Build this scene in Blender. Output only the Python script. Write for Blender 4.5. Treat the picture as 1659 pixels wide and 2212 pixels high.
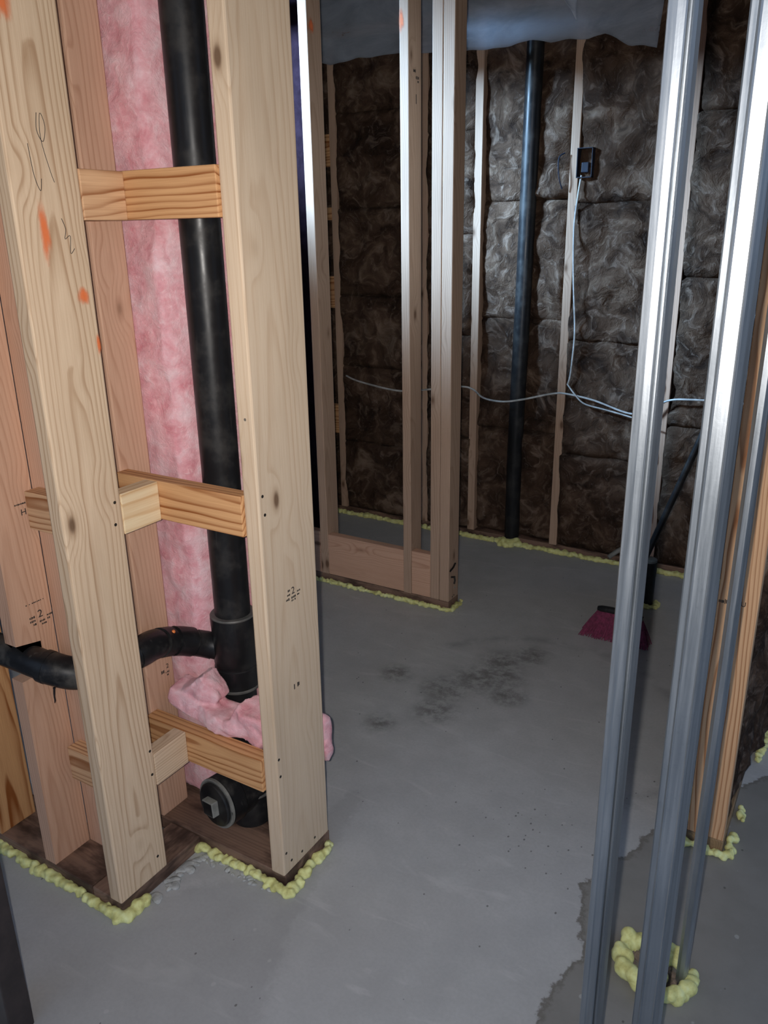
import bpy, bmesh, math, random
from mathutils import Vector, Matrix, noise, Euler

for o in list(bpy.data.objects):
    bpy.data.objects.remove(o)
scene = bpy.context.scene
COL = scene.collection
PI = math.pi

# ------------------------------------------------------------------ camera
cam_data = bpy.data.cameras.new('camera')
cam_data.sensor_fit = 'HORIZONTAL'
cam_data.sensor_width = 36.0
cam_data.lens = 36.0 * 1741.6 / 1659.0
cam_data.clip_start = 0.02
cam = bpy.data.objects.new('camera', cam_data)
COL.objects.link(cam)
RIGHT = Vector((0.8554983, 0.51758625, -0.01507094))
UP = Vector((-0.15756006, 0.28792958, 0.94460118))
FWD = Vector((-0.49325195, 0.80573012, -0.32787419))
m = Matrix.Identity(4)
for i in range(3):
    m[i][0] = RIGHT[i]; m[i][1] = UP[i]; m[i][2] = -FWD[i]
m.translation = Vector((0, 0, 1.498))
cam.matrix_world = m
scene.camera = cam

# ------------------------------------------------------------------ view / world / lights
vs = scene.view_settings
vs.view_transform = 'Standard'
vs.look = 'None'
vs.exposure = 0.0
vs.gamma = 1.0
vs.use_curve_mapping = False

world = bpy.data.worlds.new('world')
scene.world = world
world.use_nodes = True
bg = world.node_tree.nodes['Background']
bg.inputs['Strength'].default_value = 1.0
_nt = world.node_tree
_tc = _nt.nodes.new('ShaderNodeTexCoord')
_sep = _nt.nodes.new('ShaderNodeSeparateXYZ')
_nt.links.new(_tc.outputs['Generated'], _sep.inputs[0])
_mr = _nt.nodes.new('ShaderNodeMapRange')
_mr.interpolation_type = 'SMOOTHSTEP'
_nt.links.new(_sep.outputs['Z'], _mr.inputs['Value'])
_mr.inputs['From Min'].default_value = -0.25
_mr.inputs['From Max'].default_value = 0.40
_cr = _nt.nodes.new('ShaderNodeValToRGB')
_cr.color_ramp.elements[0].color = (0.036, 0.048, 0.066, 1)
_cr.color_ramp.elements[1].color = (0.37, 0.52, 0.78, 1)
_nt.links.new(_mr.outputs[0], _cr.inputs[0])
_nt.links.new(_cr.outputs[0], bg.inputs['Color'])


def area(name, loc, direction, sx, sy, power, color, shape='RECTANGLE'):
    d = bpy.data.lights.new(name, 'AREA')
    d.shape = shape
    d.size = sx
    d.size_y = sy
    d.energy = power
    d.color = color
    o = bpy.data.objects.new(name, d)
    COL.objects.link(o)
    o.location = loc
    o.rotation_euler = Vector(direction).to_track_quat('-Z', 'Y').to_euler()
    return o


# the phone's own flash, beside its lens
flash = area('phone_flash', (-0.022, -0.012, 1.503), FWD - RIGHT * 0.04 + UP * 0.20, 0.014, 0.014, 14.4, (1.0, 0.95, 0.895))
flash.data.spread = math.radians(130)
# daylight outside the high basement window
area('window_daylight', (-3.75, 1.15, 2.93), (1.0, 0.55, -0.80), 0.85, 0.28, 1350.0, (0.40, 0.665, 1.0))


# ------------------------------------------------------------------ node helpers
def new_mat(name):
    mt = bpy.data.materials.new(name)
    mt.use_nodes = True
    nt = mt.node_tree
    nt.nodes.clear()
    out = nt.nodes.new('ShaderNodeOutputMaterial')
    b = nt.nodes.new('ShaderNodeBsdfPrincipled')
    nt.links.new(b.outputs[0], out.inputs[0])
    return mt, nt, b, out


class N:
    """small node-graph builder"""
    def __init__(self, nt):
        self.nt = nt

    def node(self, t, **kw):
        n = self.nt.nodes.new(t)
        for k, v in kw.items():
            setattr(n, k, v)
        return n

    def put(self, sock, v):
        if hasattr(v, 'links') or isinstance(v, bpy.types.NodeSocket):
            self.nt.links.new(v, sock)
        else:
            sock.default_value = v

    def math(self, op, a, b=0.0, c=None, clamp=False):
        n = self.node('ShaderNodeMath', operation=op, use_clamp=clamp)
        self.put(n.inputs[0], a)
        self.put(n.inputs[1], b)
        if c is not None:
            self.put(n.inputs[2], c)
        return n.outputs[0]

    def vmath(self, op, a, b):
        n = self.node('ShaderNodeVectorMath', operation=op)
        self.put(n.inputs[0], a)
        self.put(n.inputs[1], b)
        return n.outputs[0] if op not in ('LENGTH', 'DISTANCE') else n.outputs['Value']

    def mapping(self, v, scale=(1, 1, 1), loc=(0, 0, 0)):
        n = self.node('ShaderNodeMapping')
        self.put(n.inputs['Vector'], v)
        n.inputs['Scale'].default_value = scale
        n.inputs['Location'].default_value = loc
        return n.outputs[0]

    def noise(self, v, scale=5, detail=3, rough=0.5, dist=0.0, color=False):
        n = self.node('ShaderNodeTexNoise')
        self.put(n.inputs['Vector'], v)
        n.inputs['Scale'].default_value = scale
        n.inputs['Detail'].default_value = detail
        n.inputs['Roughness'].default_value = rough
        n.inputs['Distortion'].default_value = dist
        return n.outputs['Color'] if color else n.outputs['Fac']

    def smooth(self, x, a, b, lo=0.0, hi=1.0):
        n = self.node('ShaderNodeMapRange', interpolation_type='SMOOTHSTEP')
        self.put(n.inputs['Value'], x)
        n.inputs['From Min'].default_value = a
        n.inputs['From Max'].default_value = b
        n.inputs['To Min'].default_value = lo
        n.inputs['To Max'].default_value = hi
        return n.outputs[0]

    def ramp(self, x, stops, interp='LINEAR'):
        n = self.node('ShaderNodeValToRGB')
        n.color_ramp.interpolation = interp
        el = n.color_ramp.elements
        while len(el) < len(stops):
            el.new(0.5)
        for e, (p, c) in zip(el, stops):
            e.position = p
            e.color = (c[0], c[1], c[2], 1) if len(c) == 3 else c
        self.put(n.inputs[0], x)
        return n.outputs[0]

    def mix(self, f, a, b, blend='MIX'):
        n = self.node('ShaderNodeMix', data_type='RGBA', blend_type=blend)
        self.put(n.inputs[0], f)
        for s, v in ((n.inputs[6], a), (n.inputs[7], b)):
            if isinstance(v, (tuple, list)):
                v = tuple(v) + ((1,) if len(v) == 3 else ())
            self.put(s, v)
        return n.outputs[2]

    def bump(self, h, strength=0.3, dist=0.01):
        n = self.node('ShaderNodeBump')
        n.inputs['Strength'].default_value = strength
        n.inputs['Distance'].default_value = dist
        self.put(n.inputs['Height'], h)
        return n.outputs[0]


def srgb(r, g, b):
    def f(c):
        c /= 255.0
        return c / 12.92 if c <= 0.04045 else ((c + 0.055) / 1.055) ** 2.4
    return (f(r), f(g), f(b))


# ------------------------------------------------------------------ materials
def make_wood(name, light, dark, spacing=0.006, contrast=0.6, warp=0.02, knots=1.0,
              blotch=0.12, rough=0.62, stain=None, pith=0.10, tilt=0.03):
    mt, nt, b, out = new_mat(name)
    g = N(nt)
    tc = g.node('ShaderNodeTexCoord')
    oi = g.node('ShaderNodeObjectInfo')
    rnd = oi.outputs['Random']
    off = g.node('ShaderNodeCombineXYZ')
    g.put(off.inputs[0], g.math('MULTIPLY', rnd, 37.0))
    g.put(off.inputs[1], g.math('MULTIPLY', rnd, 71.3))
    g.put(off.inputs[2], g.math('MULTIPLY', rnd, 113.0))
    P = tc.outputs['Object']
    Q = g.vmath('ADD', P, off.outputs[0])
    sep = g.node('ShaderNodeSeparateXYZ')
    g.put(sep.inputs[0], P)
    # low-frequency warp along the length
    wv = g.mapping(Q, (7, 7, 1.5))
    w1 = g.noise(wv, 1.0, 2, 0.5)
    w2 = g.noise(g.mapping(Q, (26, 26, 3.5), (3, 1, 7)), 1.0, 2, 0.5)
    # knots
    vor = g.node('ShaderNodeTexVoronoi', feature='F1')
    g.put(vor.inputs['Vector'], g.mapping(Q, (10, 10, 4.6)))
    vor.inputs['Scale'].default_value = 1.0
    vor.inputs['Randomness'].default_value = 1.0
    kd = vor.outputs['Distance']
    kinf = g.smooth(kd, 0.10, 0.42, 1.0, 0.0)
    # pith axis distance -> growth rings
    sgn = g.math('SUBTRACT', g.math('FRACT', g.math('MULTIPLY', rnd, 7.31)), 0.5)
    px = g.math('ADD', g.math('ADD', sep.outputs[0], 0.03), g.math('MULTIPLY', sgn, 0.05))
    py = g.math('ADD', g.math('ADD', sep.outputs[1], pith * 0.35), g.math('MULTIPLY', g.math('SUBTRACT', g.math('FRACT', g.math('MULTIPLY', rnd, 13.7)), 0.5), pith))
    py = g.math('ADD', py, g.math('MULTIPLY', sep.outputs[2], tilt * 0.3))
    px = g.math('ADD', px, g.math('MULTIPLY', sep.outputs[2], tilt))
    r = g.math('SQRT', g.math('ADD', g.math('MULTIPLY', px, px), g.math('MULTIPLY', py, py)))
    r = g.math('ADD', r, g.math('MULTIPLY', g.math('SUBTRACT', w1, 0.5), warp * 2))
    r = g.math('ADD', r, g.math('MULTIPLY', g.math('SUBTRACT', w2, 0.5), warp * 0.32))
    r = g.math('ADD', r, g.math('MULTIPLY', kinf, 0.012 * knots))
    fr = g.math('FRACT', g.math('DIVIDE', r, spacing))
    ring = g.ramp(fr, [(0.0, (0.1,) * 3), (0.35, (0.0,) * 3), (0.62, (0.25,) * 3), (0.86, (1.0,) * 3), (0.93, (0.85,) * 3), (1.0, (0.1,) * 3)])
    mod = g.noise(g.mapping(Q, (40, 40, 1.2), (5, 5, 5)), 1.0, 2, 0.5)
    ringf = g.math('MULTIPLY', ring, g.math('MULTIPLY', g.smooth(mod, 0.25, 0.75, 0.35, 1.0), contrast), clamp=True)
    fib = g.noise(g.mapping(Q, (520, 520, 9)), 1.0, 2, 0.6)
    blo = g.noise(g.mapping(Q, (9, 9, 2.2), (11, 2, 5)), 1.0, 3, 0.55)
    c = g.mix(ringf, light, dark)
    c = g.mix(g.smooth(fib, 0.35, 0.75, 0.0, 0.22), c, dark)
    c = g.mix(g.smooth(blo, 0.45, 0.75, 0.0, blotch), c, tuple(x * 0.45 for x in dark))
    c = g.mix(g.smooth(blo, 0.15, 0.42, blotch, 0.0), c, tuple(min(1, x * 1.25) for x in light))
    kcore = g.smooth(kd, 0.05, 0.115, 0.8 * knots, 0.0)
    khalo = g.smooth(kd, 0.08, 0.19, 0.45 * knots, 0.0)
    c = g.mix(khalo, c, tuple(x * 0.75 for x in dark))
    c = g.mix(kcore, c, (0.10, 0.048, 0.022))
    if stain:
        s = g.noise(g.mapping(Q, (14, 14, 6), (1, 9, 4)), 1.0, 4, 0.6)
        c = g.mix(g.smooth(s, 0.42, 0.62, 0.0, 0.8), c, stain)
    g.put(b.inputs['Base Color'], c)
    b.inputs['Roughness'].default_value = rough
    b.inputs['Specular IOR Level'].default_value = 0.3
    h = g.math('ADD', g.math('MULTIPLY', fib, 0.6), g.math('MULTIPLY', ringf, -0.5))
    g.put(b.inputs['Normal'], g.bump(h, 0.18, 0.0015))
    return mt


W_PALE = make_wood('pale_pine', srgb(216, 190, 160), srgb(158, 120, 86), 0.0065, 0.72, 0.013, tilt=0.018)
W_TAN = make_wood('tan_spruce', srgb(208, 186, 160), srgb(170, 136, 104), 0.010, 0.42, 0.016, blotch=0.18)
W_ROSE = make_wood('rosy_fir', srgb(208, 168, 142), srgb(164, 116, 88), 0.0065, 0.55, 0.014, knots=0.9, blotch=0.15)
W_FIR = make_wood('banded_fir', srgb(210, 162, 114), srgb(140, 80, 36), 0.0135, 1.25, 0.024, knots=0.25, pith=0.16)
W_FIRFINE = make_wood('striped_fir', srgb(214, 172, 132), srgb(146, 92, 54), 0.0085, 1.15, 0.021, knots=0.4, tilt=0.022)
W_WHITE = make_wood('white_pine', srgb(232, 210, 172), srgb(190, 140, 84), 0.013, 0.7, 0.02, knots=0.4)
W_BROWN = make_wood('brown_spruce', srgb(182, 154, 132), srgb(136, 104, 82), 0.008, 0.5, 0.016)
W_PLATE = make_wood('damp_dark_plank', srgb(138, 110, 94), srgb(88, 66, 54), 0.009, 0.6, 0.02, blotch=0.5, rough=0.55, stain=srgb(44, 30, 26))
W_PLATEG = make_wood('weathered_plank_end', srgb(150, 122, 90), srgb(96, 72, 52), 0.007, 0.6, 0.02, blotch=0.4, stain=srgb(74, 62, 52))


def make_concrete():
    mt, nt, b, out = new_mat('concrete_slab')
    g = N(nt)
    tc = g.node('ShaderNodeTexCoord')
    P = tc.outputs['Object']
    n1 = g.noise(P, 1.3, 5, 0.6)
    n2 = g.noise(P, 9, 5, 0.62)
    n3 = g.noise(P, 120, 3, 0.6)
    c = g.ramp(n1, [(0.25, (0.39, 0.386, 0.384)), (0.5, (0.47, 0.466, 0.462)), (0.75, (0.55, 0.545, 0.538))])
    c = g.mix(g.smooth(n2, 0.3, 0.7, 0.0, 0.32), c, (0.32, 0.315, 0.31))
    c = g.mix(g.smooth(n3, 0.3, 0.75, 0.0, 0.22), c, (0.30, 0.295, 0.29))
    # trowel smears
    tr = g.noise(g.mapping(P, (3, 11, 1), (2, 0, 0)), 1.0, 4, 0.6, 1.2)
    c = g.mix(g.smooth(tr, 0.56, 0.74, 0.0, 0.35), c, (0.62, 0.61, 0.60))
    # damp patch with a ragged edge, dark mottled stain, trowel arc (mesh attributes)
    at = g.node('ShaderNodeAttribute', attribute_name='damp')
    nz = g.noise(P, 38, 4, 0.65)
    d = g.math('ADD', at.outputs['Fac'], g.math('MULTIPLY', g.math('SUBTRACT', nz, 0.5), 0.055))
    dampf = g.smooth(d, -0.003, 0.004)
    edge = g.math('MULTIPLY', g.smooth(d, -0.006, 0.002), g.smooth(d, 0.002, 0.016, 1.0, 0.0))
    dc = g.mix(g.smooth(n2, 0.3, 0.7), (0.185, 0.174, 0.156), (0.225, 0.213, 0.194))
    c = g.mix(g.math('MULTIPLY', dampf, 0.86), c, dc)
    c = g.mix(g.math('MULTIPLY', edge, 0.5), c, (0.10, 0.085, 0.065))
    a2 = g.node('ShaderNodeAttribute', attribute_name='stain')
    nm = g.noise(P, 22, 5, 0.72)
    sf = g.math('MULTIPLY', g.smooth(a2.outputs['Fac'], 0.1, 0.9), g.smooth(nm, 0.36, 0.62, 0.15, 0.72))
    c = g.mix(sf, c, (0.085, 0.08, 0.07))
    a3 = g.node('ShaderNodeAttribute', attribute_name='arc')
    c = g.mix(g.math('MULTIPLY', a3.outputs['Fac'], g.smooth(n2, 0.35, 0.6, 0.05, 0.4)), c, (0.14, 0.137, 0.13))
    a5 = g.node('ShaderNodeAttribute', attribute_name='dry')
    d5 = g.math('ADD', a5.outputs['Fac'], g.math('MULTIPLY', g.math('SUBTRACT', nm, 0.5), 0.10))
    c = g.mix(g.smooth(d5, -0.01, 0.02, 0.0, 0.25), c, (0.22, 0.212, 0.205))
    # specks
    a4 = g.node('ShaderNodeAttribute', attribute_name='speck')
    v = g.node('ShaderNodeTexVoronoi', feature='F1')
    g.put(v.inputs['Vector'], g.mapping(P, (62, 48, 1)))
    v.inputs['Scale'].default_value = 1.0
    spk = g.smooth(g.math('ADD', v.outputs['Distance'], g.math('MULTIPLY', nz, 0.22)), 0.22, 0.30, 1.0, 0.0)
    sep = g.node('ShaderNodeSeparateColor')
    g.put(sep.inputs[0], v.outputs['Color'])
    keep = g.math('LESS_THAN', sep.outputs[0], a4.outputs['Fac'])
    c = g.mix(g.math('MULTIPLY', g.math('MULTIPLY', spk, keep), 0.72), c, (0.075, 0.07, 0.062))
    v2 = g.node('ShaderNodeTexVoronoi', feature='F1')
    g.put(v2.inputs['Vector'], g.mapping(P, (23, 19, 1), (4, 4, 0)))
    v2.inputs['Scale'].default_value = 1.0
    sep2 = g.node('ShaderNodeSeparateColor')
    g.put(sep2.inputs[0], v2.outputs['Color'])
    sp2 = g.math('MULTIPLY', g.smooth(g.math('ADD', v2.outputs['Distance'], g.math('MULTIPLY', nz, 0.18)), 0.17, 0.22, 1.0, 0.0), g.math('LESS_THAN', sep2.outputs[1], 0.13))
    c = g.mix(g.math('MULTIPLY', sp2, 0.5), c, (0.50, 0.49, 0.48))
    g.put(b.inputs['Base Color'], c)
    g.put(b.inputs['Roughness'], g.math('SUBTRACT', 0.62, g.math('MULTIPLY', dampf, 0.16)))
    b.inputs['Specular IOR Level'].default_value = 0.35
    g.put(b.inputs['Normal'], g.bump(g.math('ADD', n2, g.math('MULTIPLY', n3, 0.3)), 0.12, 0.004))
    return mt


M_CONC = make_concrete()


def make_plain(name, col, rough=0.5, metal=0.0, spec=0.5, nscale=30, namt=0.25, bump=0.05, coat=0.0):
    mt, nt, b, out = new_mat(name)
    g = N(nt)
    tc = g.node('ShaderNodeTexCoord')
    n = g.noise(tc.outputs['Object'], nscale, 4, 0.6)
    c = g.mix(g.smooth(n, 0.3, 0.7), tuple(x * (1 - namt) for x in col), tuple(min(1, x * (1 + namt)) for x in col))
    g.put(b.inputs['Base Color'], c)
    b.inputs['Roughness'].default_value = rough
    b.inputs['Metallic'].default_value = metal
    b.inputs['Specular IOR Level'].default_value = spec
    b.inputs['Coat Weight'].default_value = coat
    if bump:
        g.put(b.inputs['Normal'], g.bump(n, bump, 0.004))
    return mt


def make_abs(name, dust):
    mt, nt, b, out = new_mat(name)
    g = N(nt)
    tc = g.node('ShaderNodeTexCoord')
    P = tc.outputs['Object']
    n = g.noise(P, 14, 5, 0.65)
    n2 = g.noise(g.mapping(P, (60, 60, 5)), 1.0, 3, 0.6)
    c = g.mix(g.smooth(n, 0.45, 0.72, 0.0, dust), (0.011, 0.011, 0.012), (0.10, 0.092, 0.082))
    c = g.mix(g.smooth(n2, 0.62, 0.72, 0.0, dust * 0.7), c, (0.08, 0.075, 0.07))
    g.put(b.inputs['Base Color'], c)
    g.put(b.inputs['Roughness'], g.smooth(n, 0.3, 0.7, 0.30, 0.48))
    b.inputs['Specular IOR Level'].default_value = 0.32
    return mt


M_ABS = make_abs('black_plastic_pipe', 0.22)
M_ABSD = make_abs('dusty_black_plastic', 0.62)
M_GLUE = make_plain('grey_glue_ring', (0.10, 0.097, 0.09), 0.5)
M_DUST = make_plain('dusty_plastic_edge', (0.20, 0.195, 0.175), 0.7)
M_MARK = make_plain('stamp_ink', (0.035, 0.028, 0.025), 0.8, bump=0)
M_PRINT = make_plain('yellow_pipe_print', (0.20, 0.15, 0.045), 0.7, bump=0)
M_NAIL = make_plain('nail_steel', (0.05, 0.045, 0.04), 0.45, 0.7)
M_NAILB = make_plain('bright_nail_steel', (0.55, 0.52, 0.45), 0.3, 0.9)
M_WHITE = make_plain('white_paint', (0.80, 0.80, 0.78), 0.5, bump=0)
M_JAMB = make_plain('dark_brown_jamb', (0.030, 0.021, 0.019), 0.6)
M_GAPSHADE = make_plain('purple_gap_shade', (0.016, 0.0095, 0.0145), 1.0, spec=0.0)  # near-black purple stands in for shade in the gap behind the partition
M_CABLE = make_plain('white_cable_sheath', (0.42, 0.42, 0.41), 0.45, bump=0)
M_BOXBLUE = make_plain('dark_blue_plastic', (0.012, 0.018, 0.034), 0.4)
M_BRIST = make_plain('raspberry_bristle', (0.19, 0.032, 0.075), 0.65, nscale=90, namt=0.35)
M_ORANGE = make_plain('orange_caulk', (0.85, 0.22, 0.05), 0.45)
M_SMEAR = make_plain('grey_mortar', (0.40, 0.40, 0.385), 0.8, nscale=60)
M_RIM = make_plain('dark_rim_plank', (0.10, 0.075, 0.065), 0.8)  # plain dark wood colour of the rim joist
M_WALL = make_plain('basement_concrete', (0.20, 0.195, 0.19), 0.9)
M_CEIL = make_plain('subfloor_panel', (0.20, 0.15, 0.11), 0.85)


def make_foam():
    mt, nt, b, out = new_mat('yellow_spray_foam')
    g = N(nt)
    tc = g.node('ShaderNodeTexCoord')
    n = g.noise(tc.outputs['Object'], 45, 4, 0.6)
    c = g.ramp(n, [(0.28, srgb(186, 178, 108)), (0.5, srgb(218, 216, 144)), (0.75, srgb(230, 234, 176))])
    g.put(b.inputs['Base Color'], c)
    b.inputs['Roughness'].default_value = 0.55
    b.inputs['Specular IOR Level'].default_value = 0.35
    b.inputs['Subsurface Weight'].default_value = 0.12
    b.inputs['Subsurface Radius'].default_value = (0.01, 0.01, 0.004)
    b.inputs['Subsurface Scale'].default_value = 0.5
    g.put(b.inputs['Normal'], g.bump(g.noise(tc.outputs['Object'], 190, 3, 0.6), 0.3, 0.003))
    return mt


M_FOAM = make_foam()


def make_pink():
    mt, nt, b, out = new_mat('pink_glass_wool')
    g = N(nt)
    tc = g.node('ShaderNodeTexCoord')
    P = tc.outputs['Object']
    n = g.noise(P, 22, 4, 0.6, 0.4)
    n2 = g.noise(g.mapping(P, (1, 1, 1.2)), 60, 5, 0.72, 1.4)
    lo = g.noise(P, 6, 3, 0.5)
    c = g.ramp(n, [(0.28, srgb(216, 140, 148)), (0.5, srgb(234, 178, 184)), (0.72, srgb(242, 208, 212))])
    c = g.mix(g.smooth(n2, 0.52, 0.76, 0.0, 0.5), c, srgb(248, 222, 222))
    c = g.mix(g.smooth(lo, 0.5, 0.75, 0.0, 0.25), c, srgb(214, 120, 132))
    g.put(b.inputs['Base Color'], c)
    b.inputs['Roughness'].default_value = 0.95
    b.inputs['Specular IOR Level'].default_value = 0.08
    b.inputs['Sheen Weight'].default_value = 0.15
    g.put(b.inputs['Normal'], g.bump(g.math('ADD', n2, n), 0.55, 0.008))
    return mt


M_PINK = make_pink()


def make_brown_wool():
    mt, nt, b, out = new_mat('brown_glass_wool')
    g = N(nt)
    tc = g.node('ShaderNodeTexCoord')
    P = tc.outputs['Object']
    wv = g.noise(P, 5.0, 3, 0.5, 0.0, color=True)
    Q = g.vmath('ADD', P, g.vmath('MULTIPLY', wv, (0.22, 0.22, 0.22)))
    n = g.noise(Q, 6.5, 4, 0.55, 1.0)
    n2 = g.noise(Q, 15, 5, 0.60, 1.2)
    n3 = g.noise(g.mapping(Q, (1, 1, 0.6)), 62, 4, 0.66, 1.4)
    c = g.ramp(n, [(0.30, (0.020, 0.0115, 0.008)), (0.45, (0.052, 0.030, 0.019)), (0.58, (0.086, 0.052, 0.034)), (0.72, (0.20, 0.138, 0.098))])
    c = g.mix(g.smooth(n2, 0.50, 0.72, 0.0, 0.48), c, (0.27, 0.195, 0.15))
    c = g.mix(g.smooth(n2, 0.28, 0.44, 0.6, 0.0), c, (0.010, 0.0055, 0.004))
    c = g.mix(g.smooth(n3, 0.58, 0.76, 0.0, 0.4), c, (0.28, 0.225, 0.19))
    g.put(b.inputs['Base Color'], c)
    b.inputs['Roughness'].default_value = 0.9
    b.inputs['Specular IOR Level'].default_value = 0.12
    h = g.math('ADD', g.math('MULTIPLY', n2, 1.0), g.math('MULTIPLY', n3, 0.4))
    g.put(b.inputs['Normal'], g.bump(h, 0.8, 0.02))
    return mt


M_WOOL = make_brown_wool()


def make_steel():
    mt, nt, b, out = new_mat('galvanized_steel')
    g = N(nt)
    tc = g.node('ShaderNodeTexCoord')
    P = tc.outputs['Object']
    n = g.noise(g.mapping(P, (90, 90, 4)), 1.0, 4, 0.65)
    sp = g.noise(P, 70, 4, 0.7)
    c = g.ramp(n, [(0.3, (0.33, 0.36, 0.39)), (0.7, (0.45, 0.48, 0.51))])
    c = g.mix(g.smooth(sp, 0.55, 0.75, 0.0, 0.35), c, (0.27, 0.30, 0.33))
    g.put(b.inputs['Base Color'], c)
    b.inputs['Metallic'].default_value = 0.9
    g.put(b.inputs['Roughness'], g.smooth(n, 0.3, 0.7, 0.34, 0.46))
    g.put(b.inputs['Normal'], g.bump(sp, 0.06, 0.002))
    return mt


M_STEEL = make_steel()


def make_poly(name='clear_poly_sheet', lo=0.30, hi=0.48):
    mt, nt, b, out = new_mat(name)
    g = N(nt)
    tc = g.node('ShaderNodeTexCoord')
    P = tc.outputs['Object']
    n = g.noise(g.mapping(P, (3, 1, 7)), 1.0, 5, 0.65, 0.6)
    b.inputs['Base Color'].default_value = (0.62, 0.68, 0.78, 1)
    b.inputs['Roughness'].default_value = 0.28
    b.inputs['Specular IOR Level'].default_value = 0.6
    g.put(b.inputs['Normal'], g.bump(n, 0.5, 0.03))
    tr = g.node('ShaderNodeBsdfTransparent')
    tr.inputs[0].default_value = (0.92, 0.94, 1.0, 1)
    tl = g.node('ShaderNodeBsdfTranslucent')
    tl.inputs[0].default_value = (0.6, 0.68, 0.8, 1)
    mx0 = g.node('ShaderNodeMixShader')
    mx0.inputs[0].default_value = 0.3
    nt.links.new(b.outputs[0], mx0.inputs[1])
    nt.links.new(tl.outputs[0], mx0.inputs[2])
    mx = g.node('ShaderNodeMixShader')
    g.put(mx.inputs[0], g.smooth(n, 0.3, 0.7, lo, hi))
    nt.links.new(tr.outputs[0], mx.inputs[1])
    nt.links.new(mx0.outputs[0], mx.inputs[2])
    nt.links.new(mx.outputs[0], out.inputs[0])
    return mt


M_POLY = make_poly()
M_FOLD = make_poly('folded_poly_sheet', 0.72, 0.9)


def make_glass():
    mt, nt, b, out = new_mat('window_glass')
    g = N(nt)
    tr = g.node('ShaderNodeBsdfTransparent')
    gl = g.node('ShaderNodeBsdfGlossy')
    gl.inputs['Roughness'].default_value = 0.02
    mx = g.node('ShaderNodeMixShader')
    mx.inputs[0].default_value = 0.06
    nt.links.new(tr.outputs[0], mx.inputs[1])
    nt.links.new(gl.outputs[0], mx.inputs[2])
    nt.links.new(mx.outputs[0], out.inputs[0])
    return mt


M_GLASS = make_glass()


def make_spray():
    mt, nt, b, out = new_mat('orange_spray_paint')
    g = N(nt)
    tc = g.node('ShaderNodeTexCoord')
    oi = g.node('ShaderNodeObjectInfo')
    P = tc.outputs['Generated']
    ctr = g.vmath('SUBTRACT', P, (0.5, 0.5, 0.5))
    d = g.vmath('LENGTH', ctr, (0, 0, 0))
    n = g.noise(g.mapping(tc.outputs['Object'], (60, 60, 22)), 1.0, 4, 0.6)
    d2 = g.math('ADD', d, g.math('MULTIPLY', g.math('SUBTRACT', n, 0.5), 0.55))
    a = g.smooth(d2, 0.12, 0.50, 0.72, 0.0)
    b.inputs['Base Color'].default_value = (0.90, 0.20, 0.05, 1)
    b.inputs['Roughness'].default_value = 0.6
    tr = g.node('ShaderNodeBsdfTransparent')
    mx = g.node('ShaderNodeMixShader')
    g.put(mx.inputs[0], a)
    nt.links.new(tr.outputs[0], mx.inputs[1])
    nt.links.new(b.outputs[0], mx.inputs[2])
    nt.links.new(mx.outputs[0], out.inputs[0])
    return mt


M_SPRAY = make_spray()


# ------------------------------------------------------------------ object helpers
def link_mesh(name, bm, mat, parent=None, smooth=False, loc=None, rot=None):
    me = bpy.data.meshes.new(name)
    bmesh.ops.recalc_face_normals(bm, faces=bm.faces)
    bm.to_mesh(me)
    bm.free()
    me.materials.append(mat)
    if smooth:
        for p in me.polygons:
            p.use_smooth = True
    o = bpy.data.objects.new(name, me)
    COL.objects.link(o)
    if parent:
        o.parent = parent
    if loc is not None:
        o.location = loc
    if rot is not None:
        o.rotation_euler = rot
    return o


def tag(o, label, cat, group=None, kind=None):
    o['label'] = label
    o['category'] = cat
    if group:
        o['group'] = group
    if kind:
        o['kind'] = kind
    return o


def struct(o):
    o['kind'] = 'structure'
    return o


def empty(name, loc, label, cat, group=None):
    o = bpy.data.objects.new(name, None)
    COL.objects.link(o)
    o.location = loc
    o.empty_display_size = 0.05
    return tag(o, label, cat, group)


def box_bm(dx, dy, dz, bevel=0.0, origin_base=True, seg=2):
    bm = bmesh.new()
    bmesh.ops.create_cube(bm, size=1.0)
    for v in bm.verts:
        v.co = Vector((v.co.x * dx, v.co.y * dy, (v.co.z + (0.5 if origin_base else 0.0)) * dz))
    if bevel:
        bmesh.ops.bevel(bm, geom=list(bm.edges), offset=bevel, segments=seg, affect='EDGES', profile=0.5)
    return bm


def plain_box(name, x0, x1, y0, y1, z0, z1, mat, parent=None, bevel=0.0):
    bm = box_bm(x1 - x0, y1 - y0, z1 - z0, bevel)
    return link_mesh(name, bm, mat, parent, loc=((x0 + x1) / 2, (y0 + y1) / 2, z0))


def board(name, x0, x1, y0, y1, z0, z1, mat, axis='z', label=None, cat=None, group=None, bevel=0.0025, parent=None):
    """a length of sawn timber whose local z runs along its grain"""
    dx, dy, dz = x1 - x0, y1 - y0, z1 - z0
    if axis == 'z':
        o = link_mesh(name, box_bm(dx, dy, dz, bevel), mat, parent, loc=((x0 + x1) / 2, (y0 + y1) / 2, z0))
    elif axis == 'x':
        o = link_mesh(name, box_bm(dz, dy, dx, bevel), mat, parent, loc=(x0, (y0 + y1) / 2, (z0 + z1) / 2), rot=(0, PI / 2, 0))
    else:
        o = link_mesh(name, box_bm(dx, dz, dy, bevel), mat, parent, loc=((x0 + x1) / 2, y0, (z0 + z1) / 2), rot=(-PI / 2, 0, 0))
    if label:
        tag(o, label, cat, group)
    return o


def child_at(parent, o):
    """parent o (placed in world space) under parent, keeping its place"""
    bpy.context.view_layer.update()
    mw = o.matrix_world.copy()
    o.parent = parent
    o.matrix_parent_inverse = parent.matrix_world.inverted()
    o.matrix_world = mw
    return o


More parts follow.
